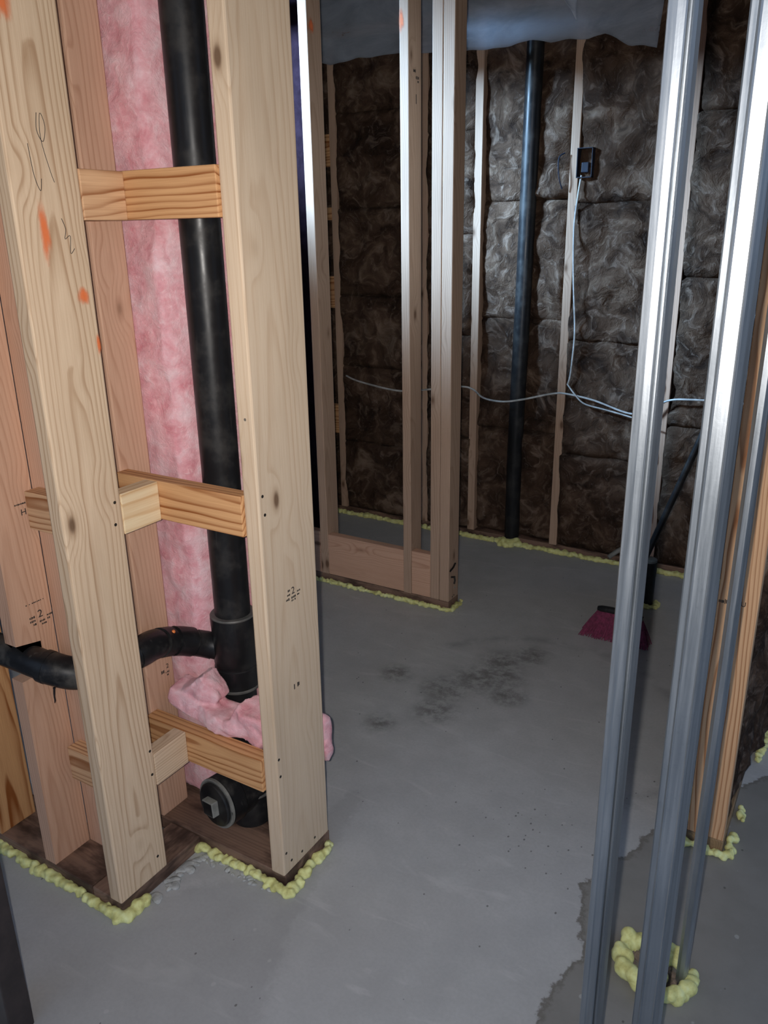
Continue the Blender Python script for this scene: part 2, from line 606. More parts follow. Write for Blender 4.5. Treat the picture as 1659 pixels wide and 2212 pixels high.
def tube_bm(pts, radii, seg=20, bm=None, cap=True):
    bm = bm or bmesh.new()
    pts = [Vector(p) for p in pts]
    if not isinstance(radii, (list, tuple)):
        radii = [radii] * len(pts)
    tang = []
    for i in range(len(pts)):
        a = pts[max(0, i - 1)]
        b = pts[min(len(pts) - 1, i + 1)]
        t = (b - a)
        if t.length < 1e-9:
            t = Vector((0, 0, 1))
        tang.append(t.normalized())
    ref = Vector((0, 0, 1)) if abs(tang[0].z) < 0.9 else Vector((1, 0, 0))
    u = tang[0].cross(ref).normalized()
    rings = []
    for p, t, r in zip(pts, tang, radii):
        u = (u - t * u.dot(t)).normalized()
        v = t.cross(u)
        rings.append([bm.verts.new(p + (u * math.cos(a) + v * math.sin(a)) * r) for a in [2 * PI * k / seg for k in range(seg)]])
    for a, b in zip(rings, rings[1:]):
        for k in range(seg):
            bm.faces.new((a[k], a[(k + 1) % seg], b[(k + 1) % seg], b[k]))
    if cap:
        bm.faces.new(rings[0][::-1])
        bm.faces.new(rings[-1])
    return bm


def smooth_path(pts, n=8):
    pts = [Vector(p) for p in pts]
    out = []
    for i in range(len(pts) - 1):
        p0 = pts[max(0, i - 1)]; p1 = pts[i]; p2 = pts[i + 1]; p3 = pts[min(len(pts) - 1, i + 2)]
        for k in range(n):
            t = k / n
            out.append(0.5 * ((2 * p1) + (-p0 + p2) * t + (2 * p0 - 5 * p1 + 4 * p2 - p3) * t * t + (-p0 + 3 * p1 - 3 * p2 + p3) * t ** 3))
    out.append(pts[-1])
    return out


def set_smooth_by_angle(o, deg=40):
    me = o.data
    for p in me.polygons:
        p.use_smooth = True
    bm = bmesh.new()
    bm.from_mesh(me)
    for e in bm.edges:
        if len(e.link_faces) == 2 and e.calc_face_angle(0) > math.radians(deg):
            e.smooth = False
    bm.to_mesh(me)
    bm.free()


def tube(name, pts, radii, mat, parent=None, seg=20):
    o = link_mesh(name, tube_bm(pts, radii, seg), mat, parent)
    set_smooth_by_angle(o)
    return o


def text_mesh(name, s, size, mat, parent, loc, face='x', extrude=0.0002):
    cu = bpy.data.curves.new(name, 'FONT')
    cu.body = s
    cu.size = size
    cu.extrude = extrude
    cu.align_x = 'CENTER'
    cu.align_y = 'CENTER'
    tmp = bpy.data.objects.new('tmp_text', cu)
    me = bpy.data.meshes.new_from_object(tmp)
    bpy.data.objects.remove(tmp)
    bpy.data.curves.remove(cu)
    me.name = name
    me.materials.clear()
    me.materials.append(mat)
    o = bpy.data.objects.new(name, me)
    COL.objects.link(o)
    o.location = loc
    o.rotation_euler = (PI / 2, 0, PI / 2) if face == 'x' else (PI / 2, 0, 0)
    return child_at(parent, o)


def ink_rows(parent, x, y, z, rows, face='x', name='grade_stamp', seed=1):
    """small inked blocks of an unreadable grade stamp: rows of (dy, dz, w, h)"""
    rnd = random.Random(seed)
    bm = bmesh.new()
    for (a, dz, w, h) in rows:
        t = 0.0
        while t < w:
            ww = rnd.uniform(0.0015, 0.004)
            if rnd.random() < 0.8:
                hh = h * rnd.uniform(0.6, 1.0)
                mtx = Matrix.Translation(Vector((0.0, a + t + ww / 2, dz))) @ Matrix.Diagonal((0.0004, ww, hh, 1))
                bmesh.ops.create_cube(bm, size=1.0, matrix=mtx)
            t += ww + rnd.uniform(0.0006, 0.0016)
    o = link_mesh(name, bm, M_MARK, loc=(x, y, z), rot=(0, 0, 0) if face == 'x' else (0, 0, -PI / 2))
    return child_at(parent, o)


def nail(parent, loc, normal='x', r=0.0035, mat=None):
    loc = Vector(loc)
    d = Vector((1, 0, 0)) if normal == 'x' else Vector((0, -1, 0))
    o = link_mesh('nail_head', tube_bm([loc - d * 0.003, loc + d * 0.0006], r, 10), mat or M_NAIL)
    return child_at(parent, o)


def spray(parent, loc, w, h, face='x', name='paint_mark'):
    """a blotch of sprayed marking paint lying on the board's face"""
    bm = bmesh.new()
    bmesh.ops.create_grid(bm, x_segments=4, y_segments=4, size=0.5)
    for v in bm.verts:
        v.co = Vector((0.0, v.co.x * w, v.co.y * h))
    o = link_mesh(name, bm, M_SPRAY, loc=loc, rot=(0, 0, 0) if face == 'x' else (0, 0, -PI / 2))
    return child_at(parent, o)


def foam(name, paths, label, r=0.012, step=0.010, seed=3, spread=0.008, voxel=0.0035, zmax=0.02):
    rnd = random.Random(seed)
    bm = bmesh.new()
    for path in paths:
        path = [Vector(p) for p in path]
        for a, b in zip(path, path[1:]):
            n = max(1, int((b - a).length / step))
            for k in range(n + 1):
                p = a.lerp(b, k / n)
                fade = 1.0 + 0.35 * noise.noise(p * 9.0)
                for _ in range(3):
                    rr = r * rnd.uniform(0.5, 1.0) * fade
                    q = p + Vector((rnd.uniform(-spread, spread), rnd.uniform(-spread, spread), rnd.uniform(0.2, 1.0) * zmax * 0.7))
                    mt = Matrix.Translation(q) @ Euler((rnd.random() * 6, rnd.random() * 6, 0)).to_matrix().to_4x4() @ Matrix.Diagonal((rr, rr * rnd.uniform(0.75, 1.2), rr * rnd.uniform(0.75, 1.1), 1))
                    bmesh.ops.create_icosphere(bm, subdivisions=2, radius=1.0, matrix=mt)
    for v in bm.verts:
        v.co.z = max(v.co.z, -0.0015)
    o = link_mesh(name, bm, M_FOAM, smooth=True)
    md = o.modifiers.new('merge', 'REMESH')
    md.mode = 'VOXEL'
    md.voxel_size = voxel
    md.use_smooth_shade = True
    return tag(o, label, 'spray foam')


def wool(name, x0, x1, z0, z1, yf, depth, mat, res, seed, bulge=0.012, amp=0.018, rim=0.03, edge_drop=0.018, axis='x'):
    """one insulation batt: a padded block with a lumpy front facing -y (axis x) or +x (axis y)"""
    nx = max(4, int((x1 - x0) / res)); nz = max(4, int((z1 - z0) / res))
    bm = bmesh.new()
    S = Vector((seed * 3.17, seed * 1.91, seed * 0.77))
    def at(i, j):
        u = x0 + (x1 - x0) * i / nx
        z = z0 + (z1 - z0) * j / nz
        e = min(u - x0, x1 - u, z - z0, z1 - z)
        t = min(1.0, max(0.0, e / rim))
        t = t * t * (3 - 2 * t)
        p = Vector((u, 0.0, z))
        f = noise.fractal(p * 7.0 + S, 1.0, 2.0, 4) * amp + noise.noise(p * 3.0 + S) * amp * 0.8 + noise.turbulence(p * 26.0 + S, 3, True) * amp * 0.35
        d = bulge * t - (1 - t) * edge_drop + f * (0.45 + 0.55 * t)
        ex = noise.noise(p * 11.0 + S * 2) * 0.008
        return u + ex, d, z + noise.noise(p * 9.0 - S) * 0.006
    front = [[None] * (nz + 1) for _ in range(nx + 1)]
    for i in range(nx + 1):
        for j in range(nz + 1):
            u, d, z = at(i, j)
            co = (u, yf - d, z) if axis == 'x' else (yf + d, u, z)
            front[i][j] = bm.verts.new(co)
    for i in range(nx):
        for j in range(nz):
            bm.faces.new((front[i][j], front[i + 1][j], front[i + 1][j + 1], front[i][j + 1]))
    # sides and back
    loop = [front[i][0] for i in range(nx + 1)] + [front[nx][j] for j in range(1, nz + 1)] + [front[i][nz] for i in range(nx - 1, -1, -1)] + [front[0][j] for j in range(nz - 1, 0, -1)]
    back = []
    for v in loop:
        c = v.co.copy()
        if axis == 'x':
            c.y = yf + depth
        else:
            c.x = yf - depth
        back.append(bm.verts.new(c))
    L = len(loop)
    for k in range(L):
        bm.faces.new((loop[k], back[k], back[(k + 1) % L], loop[(k + 1) % L]))
    bm.faces.new(back)
    return link_mesh(name, bm, mat, smooth=True)


# ------------------------------------------------------------------ the setting
def seg_dist(p, a, b):
    ax, ay = a; bx, by = b; x, y = p
    dx, dy = bx - ax, by - ay
    t = max(0, min(1, ((x - ax) * dx + (y - ay) * dy) / (dx * dx + dy * dy + 1e-12)))
    return math.hypot(x - ax - t * dx, y - ay - t * dy)


def signed(p, poly):
    ins = False
    n = len(poly)
    dm = 9.0
    for i in range(n):
        a, b = poly[i], poly[(i + 1) % n]
        if (a[1] > p[1]) != (b[1] > p[1]) and p[0] < (b[0] - a[0]) * (p[1] - a[1]) / (b[1] - a[1]) + a[0]:
            ins = not ins
        dm = min(dm, seg_dist(p, a, b))
    return dm if ins else -dm


DAMP = [(-0.10, 2.20), (-0.253, 1.958), (-0.32, 1.806), (-0.334, 1.721), (-0.369, 1.682), (-0.391, 1.598), (-0.415, 1.555),
        (-0.387, 1.493), (-0.378, 1.437), (-0.345, 1.369), (-0.357, 1.318), (-0.376, 1.251), (-0.375, 1.209),
        (-0.376, 1.158), (-0.42, 1.0), (-0.45, 0.7), (0.9, 0.7), (0.9, 2.6), (0.25, 2.6)]
DRY = [(-1.15, 1.40), (-1.099, 1.489), (-1.087, 1.576), (-1.037, 1.57), (-1.02, 1.50), (-0.977, 1.283), (-0.933, 1.111), (-0.86, 0.9), (-0.8, 0.5), (-2.6, 0.5), (-2.6, 1.0), (-1.3, 1.0), (-1.1, 1.2)]
STAINS = [(-1.30, 2.19, 0.07), (-1.10, 2.18, 0.10), (-1.03, 2.30, 0.11), (-1.00, 2.45, 0.10), (-0.98, 2.35, 0.12), (-1.19, 1.90, 0.06), (-1.07, 2.05, 0.09), (-0.9, 2.25, 0.08), (-0.93, 2.55, 0.08)]
AC = (-0.80, 2.20)
AR = 0.50

FX0, FX1, FY0, FY1 = -2.95, 1.3, -1.0, 3.8
NX, NY = 213, 240
bm = bmesh.new()
rows = [[bm.verts.new((FX0 + (FX1 - FX0) * i / NX, FY0 + (FY1 - FY0) * j / NY, 0.0)) for j in range(NY + 1)] for i in range(NX + 1)]
for i in range(NX):
    for j in range(NY):
        bm.faces.new((rows[i][j], rows[i + 1][j], rows[i + 1][j + 1], rows[i][j + 1]))
floor = struct(link_mesh('floor', bm, M_CONC))
me = floor.data
vals = {k: [] for k in ('damp', 'stain', 'arc', 'speck', 'dry')}
for v in me.vertices:
    p = (v.co.x, v.co.y)
    vals['damp'].append(max(-0.2, min(0.2, signed(p, DAMP))))
    vals['dry'].append(max(-0.2, min(0.2, signed(p, DRY))))
    s = 0.0
    for (x, y, r) in STAINS:
        s = max(s, 1.0 - math.hypot((p[0] - x), (p[1] - y)) / (r * 1.5))
    vals['stain'].append(max(0.0, s))
    dd = math.hypot(p[0] - AC[0], p[1] - AC[1])
    ang = math.atan2(p[1] - AC[1], p[0] - AC[0])
    vals['arc'].append(max(0.0, 1 - abs(dd - AR) / 0.035) * (1.0 if -0.7 < ang < 2.6 else 0.0))
    sp = 0.9 * math.exp(-(((p[0] + 0.56) / 0.11) ** 2 + ((p[1] - 1.68) / 0.12) ** 2))
    vals['speck'].append(0.035 + sp)
for k, l in vals.items():
    at = me.attributes.new(k, 'FLOAT', 'POINT')
    at.data.foreach_set('value', l)

ceiling = struct(plain_box('ceiling', FX0, FX1, FY0, FY1, 2.68, 2.72, M_CEIL))
struct(plain_box('wall_far', FX0, FX1, 3.76, 3.86, 0.0, 2.68, M_WALL))
WX = -2.86
WY0, WY1, WZ0, WZ1 = 1.62, 2.75, 2.22, 2.66
bm = bmesh.new()
for (y0, y1, z0, z1) in ((FY0, 3.8, 0, WZ0), (FY0, WY0, WZ0, 2.68), (WY1, 3.8, WZ0, 2.68), (WY0, WY1, WZ1, 2.68)):
    mt = Matrix.Translation(((WX - 0.05), (y0 + y1) / 2, (z0 + z1) / 2)) @ Matrix.Diagonal((0.1, y1 - y0, z1 - z0, 1))
    bmesh.ops.create_cube(bm, size=1.0, matrix=mt)
struct(link_mesh('wall_left', bm, M_WALL))
bm = bmesh.new()
for (y0, y1, z0, z1) in ((WY0, WY1, WZ0, WZ0 + 0.03), (WY0, WY1, WZ1 - 0.03, WZ1), (WY0, WY0 + 0.03, WZ0, WZ1), (WY1 - 0.03, WY1, WZ0, WZ1), ((WY0 + WY1) / 2 - 0.012, (WY0 + WY1) / 2 + 0.012, WZ0, WZ1)):
    mt = Matrix.Translation((WX - 0.07, (y0 + y1) / 2, (z0 + z1) / 2)) @ Matrix.Diagonal((0.05, y1 - y0, z1 - z0, 1))
    bmesh.ops.create_cube(bm, size=1.0, matrix=mt)
win = struct(link_mesh('window_1', bm, M_WHITE))
pane = plain_box('pane', WX - 0.073, WX - 0.069, WY0 + 0.03, WY1 - 0.03, WZ0 + 0.03, WZ1 - 0.03, M_GLASS)
child_at(win, pane)
# door jamb and white door edge just left of the camera
struct(plain_box('trim_1', -1.292, -1.243, 0.600, 0.650, 0.0, 2.1, M_JAMB, bevel=0.003))
struct(plain_box('door_1', -1.345, -1.293, 0.10, 0.645, 0.008, 2.05, M_WHITE, bevel=0.002))

TOP = 2.44
# ------------------------------------------------------------------ bottom plates
board('bottom_plate', -2.30, -1.402, 0.930, 1.075, 0, 0.038, W_PLATE, 'x',
      'dark damp floor plate under the notched stud at the left edge', 'floor plate')
board('bottom_plate', -1.399, -1.297, 0.930, 1.186, 0, 0.038, W_PLATE, 'y',
      'short dark floor plate under the nearest left stud, running back to the plumbing wall', 'floor plate')
board('bottom_plate', -1.50, -1.0215, 1.190, 1.372, 0, 0.038, W_PLATE, 'x',
      'wide dark floor plate carrying the cleanout and the broad tan stud', 'floor plate')
board('bottom_plate', -2.70, -1.367, 2.735, 2.826, 0, 0.038, W_PLATE, 'x',
      'dark floor plate of the short partition in the middle', 'floor plate')
board('bottom_plate', -2.80, 1.0, 3.572, 3.66, 0, 0.038, W_PLATE, 'x',
      'dark floor plate along the far insulated wall', 'floor plate')
board('bottom_plate', -0.228, -0.139, 1.834, 3.30, 0, 0.038, W_PLATEG, 'y',
      'weathered floor plate under the striped end stud on the right', 'floor plate')

# ------------------------------------------------------------------ front left framing
G_FRONT = 'studs of the plumbing wall at front left'
post1 = board('stud', -1.333, -1.295, 0.926, 1.071, 0.038, TOP, W_PALE, 'z',
              'pale knotty stud with orange spray marks, nearest on the left', 'stud', bevel=0.004)
post2 = board('stud', -1.061, -1.021, 1.184, 1.368, 0.038, TOP, W_TAN, 'z',
              'broad tan stud standing right of the big black drain stack', 'stud', bevel=0.004)
studb = board('stud', -1.468, -1.430, 1.192, 1.282, 0.038, TOP, W_ROSE, 'z',
              'rosy stud between the nearest pale stud and the pink insulation', 'stud', bevel=0.004)
board('stud', -1.785, -1.745, 0.930, 1.032, 0.038, TOP, W_FIR, 'z',
      'orange grained stud at the left edge, left of the notched stud', 'stud', bevel=0.003)
board('stud', -1.5336, -1.44, 1.0345, 1.0725, 0.038, TOP, W_ROSE, 'z',
      'stud turned flat in the gap between the notched stud and the nearest pale stud', 'stud')


def notched_post():
    x0, x1 = -1.572, -1.534
    y0, y1, yn = 0.932, 1.034, 0.994
    z0, z1, za, zb = 0.038, TOP, 0.550, 0.634
    prof = [(y0, z0), (y1, z0), (y1, z1), (y0, z1), (y0, zb + 0.006), (yn, zb - 0.006), (yn, za), (y0, za)]
    cx, cy = (x0 + x1) / 2, (y0 + y1) / 2
    bm = bmesh.new()
    a = [bm.verts.new((x0 - cx, y - cy, z - z0)) for y, z in prof]
    b = [bm.verts.new((x1 - cx, y - cy, z - z0)) for y, z in prof]
    bm.faces.new(a)
    bm.faces.new(b)
    for i in range(len(prof)):
        j = (i + 1) % len(prof)
        bm.faces.new((a[i], a[j], b[j], b[i]))
    bmesh.ops.triangulate(bm, faces=[f for f in bm.faces if len(f.verts) > 4])
    return link_mesh('stud', bm, W_ROSE, loc=(cx, cy, z0))


post0 = tag(notched_post(), 'rosy stud with an inked grade stamp, notched around the black branch drain', 'stud')

# blocking between the studs, three rungs
rungs = [('top', 1.528, 1.617, W_FIR, W_FIRFINE), ('middle', 0.906, 0.995, W_FIR, W_WHITE), ('bottom', 0.272, 0.359, W_FIR, W_PALE)]
for nm, z0, z1, ml, ms in rungs:
    a = board('blocking', -1.430, -1.061, 1.176, 1.214, z0, z1, ml, 'x',
              f'{nm} long banded wood block crossing in front of the drain stack', 'blocking', 'blocks across the drain stack', 0.002)
    b = board('blocking', -1.333, -1.295, 1.072, 1.1755, z0 - 0.001, z1 - 0.001, ms, 'y',
              {'top': 'short orange block at the top rung, reaching back from the nearest pale stud',
               'middle': 'short whitish block at the middle rung, reaching back from the nearest pale stud',
               'bottom': 'short block at the bottom rung, reaching back from the nearest pale stud'}[nm],
              'blocking', 'short blocks reaching back', 0.002)
for nm, z0, z1 in (('lower', 0.262, 0.350), ('upper', 0.905, 0.99)):
    board('blocking', -1.506, -1.334, 0.996, 1.034, z0, z1, W_FIRFINE, 'x',
          f'{nm} small block half hidden behind the nearest pale stud, left side', 'blocking', None, 0.002)

# marks, stamps and nails on the front studs
XF = -1.295 + 0.0004
spray(post1, (XF, 0.981, 1.505), 0.026, 0.115)
spray(post1, (XF, 1.045, 1.393), 0.034, 0.04)
spray(post1, (XF, 0.955, 1.865), 0.06, 0.085)
spray(post1, (XF, 1.066, 1.30), 0.012, 0.05)
for (y, z) in ((1.055, 0.981), (1.050, 0.934), (1.062, 0.373), (1.060, 0.31), (1.045, 0.085)):
    nail(post1, (-1.295, y, z))
for pts in ([(0.998, 1.700), (0.994, 1.672), (1.004, 1.655), (1.012, 1.680), (1.005, 1.700), (1.000, 1.660), (1.010, 1.610), (1.016, 1.590)],
            [(0.972, 1.650), (0.976, 1.600), (0.985, 1.575), (0.990, 1.595)],
            [(1.020, 1.530), (1.026, 1.512), (1.022, 1.495), (1.034, 1.500), (1.030, 1.470), (1.040, 1.478)]):
    o = tube('pencil_mark', smooth_path([(-1.295 + 0.0002, y, z) for y, z in pts], 5), 0.0006, M_MARK, None, 5)
    child_at(post1, o)
XF = -1.021 + 0.0004
ink_rows(post2, XF, 1.252, 0.748, [(0, 0.012, 0.012, 0.006), (0, 0.002, 0.012, 0.005), (0, -0.008, 0.012, 0.006), (0.019, -0.008, 0.016, 0.005), (0.019, -0.015, 0.014, 0.004), (0.040, 0.0, 0.010, 0.004), (0.040, -0.008, 0.009, 0.004)], seed=2)
text_mesh('grade_stamp', '2', 0.024, M_MARK, post2, (XF, 1.278, 0.755))
ink_rows(post2, XF, 1.262, 0.520, [(0, 0.0, 0.018, 0.014)], seed=5)
for (y, z) in ((1.197, 0.996), (1.201, 0.955), (1.192, 0.367), (1.194, 0.320), (1.214, 0.066), (1.256, 0.060), (1.309, 0.062), (1.196, 0.10)):
    nail(post2, (-1.021, y, z))
nail(post2, (-1.0405, 1.184, 1.155), 'y', 0.003, M_NAILB)
XF = -1.534 + 0.0004
text_mesh('grade_stamp', 'H', 0.020, M_MARK, post0, (XF, 1.006, 0.935))
ink_rows(post0, XF, 0.984, 0.955, [(0, 0.0, 0.036, 0.004)], seed=8)
text_mesh('grade_stamp', '2', 0.026, M_MARK, post0, (XF, 1.004, 0.692))
ink_rows(post0, XF, 0.976, 0.680, [(0, 0.010, 0.014, 0.006), (0, 0.001, 0.014, 0.006), (0, -0.008, 0.014, 0.006), (0.020, -0.006, 0.018, 0.005), (0.020, -0.014, 0.018, 0.005), (0.044, 0.002, 0.013, 0.005), (0.044, -0.006, 0.011, 0.005)], seed=9)
ink_rows(post0, XF, 0.972, 0.724, [(0, 0.0, 0.046, 0.003)], seed=10)
XF = -1.430 + 0.0004
ink_rows(studb, XF, 1.240, 0.448, [(0, 0.0, 0.010, 0.010), (0.014, -0.006, 0.012, 0.006), (0.014, -0.014, 0.012, 0.005)], seed=12)
text_mesh('grade_stamp', '2', 0.018, M_MARK, studb, (XF, 1.262, 0.458))

# ------------------------------------------------------------------ pink insulation
pink = wool('insulation_batt', -1.66, -1.262, 0.039, 2.42, 1.318, 0.16, M_PINK, 0.012, 4, bulge=0.010, amp=0.012, rim=0.02)
tag(pink, 'tall pink insulation batt behind the drain stack', 'insulation')
# the batt steps back where the stack presses into it
for v in pink.data.vertices:
    if v.co.x > -1.352:
        t = min(1.0, (v.co.x + 1.352) / 0.02)
        v.co.y = max(v.co.y, v.co.y + (1.425 - v.co.y) * t) if v.co.y < 1.45 else v.co.y


def blob(name, parts, mat, label, cat, voxel=0.006, disp=0.006, seed=1, parent=None):
    bm = bmesh.new()
    for (c, s, r) in parts:
        mt = Matrix.Translation(c) @ Euler(r).to_matrix().to_4x4() @ Matrix.Diagonal((s[0], s[1], s[2], 1))
        b2 = bmesh.new()
        bmesh.ops.create_cube(b2, size=1.0)
        bmesh.ops.subdivide_edges(b2, edges=list(b2.edges), cuts=5, use_grid_fill=True)
        for v in b2.verts:
            sph = v.co.normalized() * 0.62
            v.co = v.co.lerp(sph, 0.38)
        for v in b2.verts:
            v.co = mt @ v.co
            n = noise.noise_vector(v.co * 22 + Vector((seed, seed, 0))) * disp + noise.noise_vector(v.co * 60 + Vector((seed, 0, seed))) * disp * 0.5
            v.co += n
        tmpm = bpy.data.meshes.new('tmp')
        b2.to_mesh(tmpm)
        b2.free()
        bm.from_mesh(tmpm)
        bpy.data.meshes.remove(tmpm)
    o = link_mesh(name, bm, mat, parent, smooth=True)
    md = o.modifiers.new('merge', 'REMESH')
    md.mode = 'VOXEL'
    md.voxel_size = voxel
    md.use_smooth_shade = True
    if label:
        tag(o, label, cat)
    return o


blob('insulation_scrap', [((-1.318, 1.252, 0.396), (0.150, 0.075, 0.052), (0.1, 0.30, 0.0)),
                          ((-1.300, 1.258, 0.428), (0.095, 0.062, 0.078), (0.0, -0.70, 0.15)),
                          ((-1.225, 1.248, 0.384), (0.13, 0.08, 0.046), (0.05, 0.05, 0.0)),
                          ((-1.130, 1.250, 0.402), (0.100, 0.078, 0.080), (0.15, 0.3, -0.1)),
                          ((-1.18, 1.243, 0.377), (0.11, 0.065, 0.044), (0, 0, 0.1))],
     M_PINK, 'folded scrap of pink insulation lying on the bottom block below the tee', 'insulation', 0.004, 0.013, 3)
blob('insulation_tuft', [((-1.046, 1.390, 0.305), (0.040, 0.032, 0.13), (0.1, 0.1, 0)), ((-1.036, 1.388, 0.27), (0.03, 0.03, 0.06), (0.3, 0, 0)), ((-1.036, 1.388, 0.345), (0.022, 0.022, 0.03), (0.3, 0.5, 0))],
     M_PINK, 'small pink insulation tuft poking out behind the broad tan stud', 'insulation', 0.004, 0.006, 7)

# ------------------------------------------------------------------ drain stack
SX, SY = -1.284, 1.362
stack = empty('drain_stack', (SX, SY, 0.25), 'big vertical black drain stack between the left studs', 'pipe')
p = tube('pipe', [(SX, SY, 0.585), (SX, SY, TOP)], 0.0445, M_ABS, None, 40)
child_at(stack, p)
rnd = random.Random(4)
bm = bmesh.new()
for k in range(120):
    z = 0.66 + k * 0.0105
    if rnd.random() < 0.72:
        a = math.radians(-160 + rnd.uniform(-1.5, 1.5))
        w, h = rnd.uniform(0.002, 0.005), rnd.uniform(0.003, 0.008)
        mt = Matrix.Translation((SX + 0.0446 * math.cos(a), SY + 0.0446 * math.sin(a), z)) @ Matrix.Rotation(a, 4, 'Z') @ Matrix.Diagonal((0.0004, w, h, 1))
        bmesh.ops.create_cube(bm, size=1.0, matrix=mt)
a = math.radians(-160)
bmesh.ops.create_cube(bm, size=1.0, matrix=Matrix.Translation((SX + 0.0446 * math.cos(a), SY + 0.0446 * math.sin(a), 1.29)) @ Matrix.Rotation(a, 4, 'Z') @ Matrix.Diagonal((0.0003, 0.0005, 1.27, 1)))
child_at(stack, link_mesh('printed_line', bm, M_PRINT))
prof = [(0.600, 0.050), (0.600, 0.0565), (0.592, 0.0575), (0.555, 0.0560), (0.470, 0.0560), (0.468, 0.0545), (0.46, 0.0545), (0.458, 0.0565), (0.405, 0.0565), (0.400, 0.0545)]
tee = tube('tee_fitting', [(SX, SY, z) for z, r in prof], [r for z, r in prof], M_ABS, None, 40)
child_at(stack, tee)
g1 = tube('glue_ring', [(SX, SY, 0.398), (SX, SY, 0.4025), (SX, SY, 0.406)], [0.0572, 0.0585, 0.0572], M_GLUE, None, 40)
child_at(tee, g1)
g2 = tube('glue_ring', [(SX, SY, 0.598), (SX, SY, 0.6005), (SX, SY, 0.603)], [0.0568, 0.0572, 0.0555], M_GLUE, None, 40)
child_at(tee, g2)
lowp = tube('lower_pipe', [(SX, SY, 0.21), (SX, SY, 0.40)], 0.0445, M_ABS, None, 32)
child_at(stack, lowp)

# branch drain
branch = empty('branch_drain', (-1.5, 0.98, 0.57), 'black branch drain bending from the tee out through the left studs', 'pipe')
bp = smooth_path([(-1.318, 1.346, 0.500), (-1.352, 1.315, 0.518), (-1.372, 1.262, 0.545), (-1.376, 1.212, 0.564), (-1.366, 1.165, 0.580), (-1.364, 1.115, 0.582), (-1.392, 1.050, 0.574), (-1.432, 1.004, 0.568), (-1.476, 0.974, 0.582), (-1.55, 0.963, 0.592), (-1.74, 0.956, 0.596)], 8)
child_at(branch, tube('pipe', bp, [0.0325] * 50 + [0.0345] * (len(bp) - 50), M_ABSD, None, 24))


def collar(path, i0, i1, r, mat, name):
    return child_at(branch, tube(name, path[i0:i1 + 1], r, mat, None, 28))


collar(bp, 4, 11, 0.0342, M_ABS, 'branch_neck')
collar(bp, 12, 19, 0.0368, M_ABS, 'coupling')
collar(bp, 21, 27, 0.0366, M_ABS, 'coupling')
collar(bp, 29, 40, 0.0360, M_ABSD, 'elbow')
collar(bp, 54, 66, 0.0372, M_ABSD, 'elbow')
collar(bp, 65, 67, 0.0382, M_ABS, 'elbow_rim')
d1 = tube('solvent_drip', smooth_path([(-1.462, 0.960, 0.545), (-1.4622, 0.957, 0.525), (-1.4605, 0.956, 0.515), (-1.4635, 0.956, 0.507)], 4), [0.003, 0.002, 0.002, 0.002, 0.0015, 0.0015, 0.0015, 0.0015, 0.0015, 0.0015, 0.001, 0.001, 0.0006], M_ABS, None, 8)
child_at(branch, d1)
bm = bmesh.new()
for (dx, dz, r) in ((0, 0, 0.007), (0.004, 0.007, 0.005), (-0.003, -0.004, 0.005)):
    bmesh.ops.create_icosphere(bm, subdivisions=2, radius=r, matrix=Matrix.Translation((-1.372 + dx + 0.012, 1.238 - 0.010, 0.583 + dz)))
o = link_mesh('caulk_dab', bm, M_ORANGE, smooth=True)
o['label'] = 'orange dab of caulk'
child_at(branch, o)

# cleanout: big capped fitting standing on the plate
clean = empty('cleanout', (-1.2, 1.28, 0.04), 'large black cleanout fitting with a square-nut plug on the floor plate', 'pipe fitting')
C0 = Vector((-1.250, 1.205, 0.142))
AX = Vector((-0.16, -0.985, 0.03)).normalized()
B = lambda t: C0 - AX * t
child_at(clean, tube('body', [B(0.012), B(0.014), B(0.05), B(0.054), B(0.13)], [0.060, 0.0655, 0.0655, 0.061, 0.061], M_ABSD, None, 44))
plug = tube('plug', [B(0.014), B(-0.003), B(-0.006), B(-0.006)], [0.0575, 0.0575, 0.054, 0.001], M_ABS, None, 44)
child_at(clean, plug)
rim = tube('rim_edge', [B(0.010), B(0.003), B(0.003), B(0.010)], [0.0660, 0.0660, 0.0612, 0.0612], M_DUST, None, 44)
child_at(clean, rim)
bm = box_bm(0.040, 0.040, 0.020, 0.002)
q = AX.to_track_quat('Z', 'Y')
nut = link_mesh('square_nut', bm, M_DUST)
nut.rotation_euler = (q.to_matrix().to_4x4() @ Matrix.Rotation(0.12, 4, 'Z')).to_euler()
nut.location = B(-0.004)
child_at(plug, nut)
nf = link_mesh('nut_face', box_bm(0.034, 0.034, 0.0008, 0.0), M_ABS)
nf.rotation_euler = nut.rotation_euler
nf.location = B(-0.0238)
child_at(plug, nf)
# upright barrel of the fitting, running down into the slab
BX, BY = -1.232, 1.318
bprof = [(0.0, 0.050), (0.05, 0.052), (0.055, 0.064), (0.135, 0.064), (0.138, 0.058), (0.24, 0.057), (0.27, 0.048)]
child_at(clean, tube('barrel', [(BX, BY, z) for z, r in bprof], [r for z, r in bprof], M_ABS, None, 44))
child_at(clean, tube('glue_ring', [(BX, BY, 0.131), (BX, BY, 0.134), (BX, BY, 0.1385)], [0.0645, 0.0662, 0.0645], M_GLUE, None, 44))

# ------------------------------------------------------------------ added panel, coloured as the shaded gap behind the partition
tag(plain_box('gap_shade_panel', -2.84, -2.20, 3.00, 3.03, 0.0, 2.62, M_GAPSHADE, bevel=0.002),  # tall enough to keep window light off the plastic sheet's left end
    'added dark purple panel for the shaded gap right of the broad tan stud', 'board')

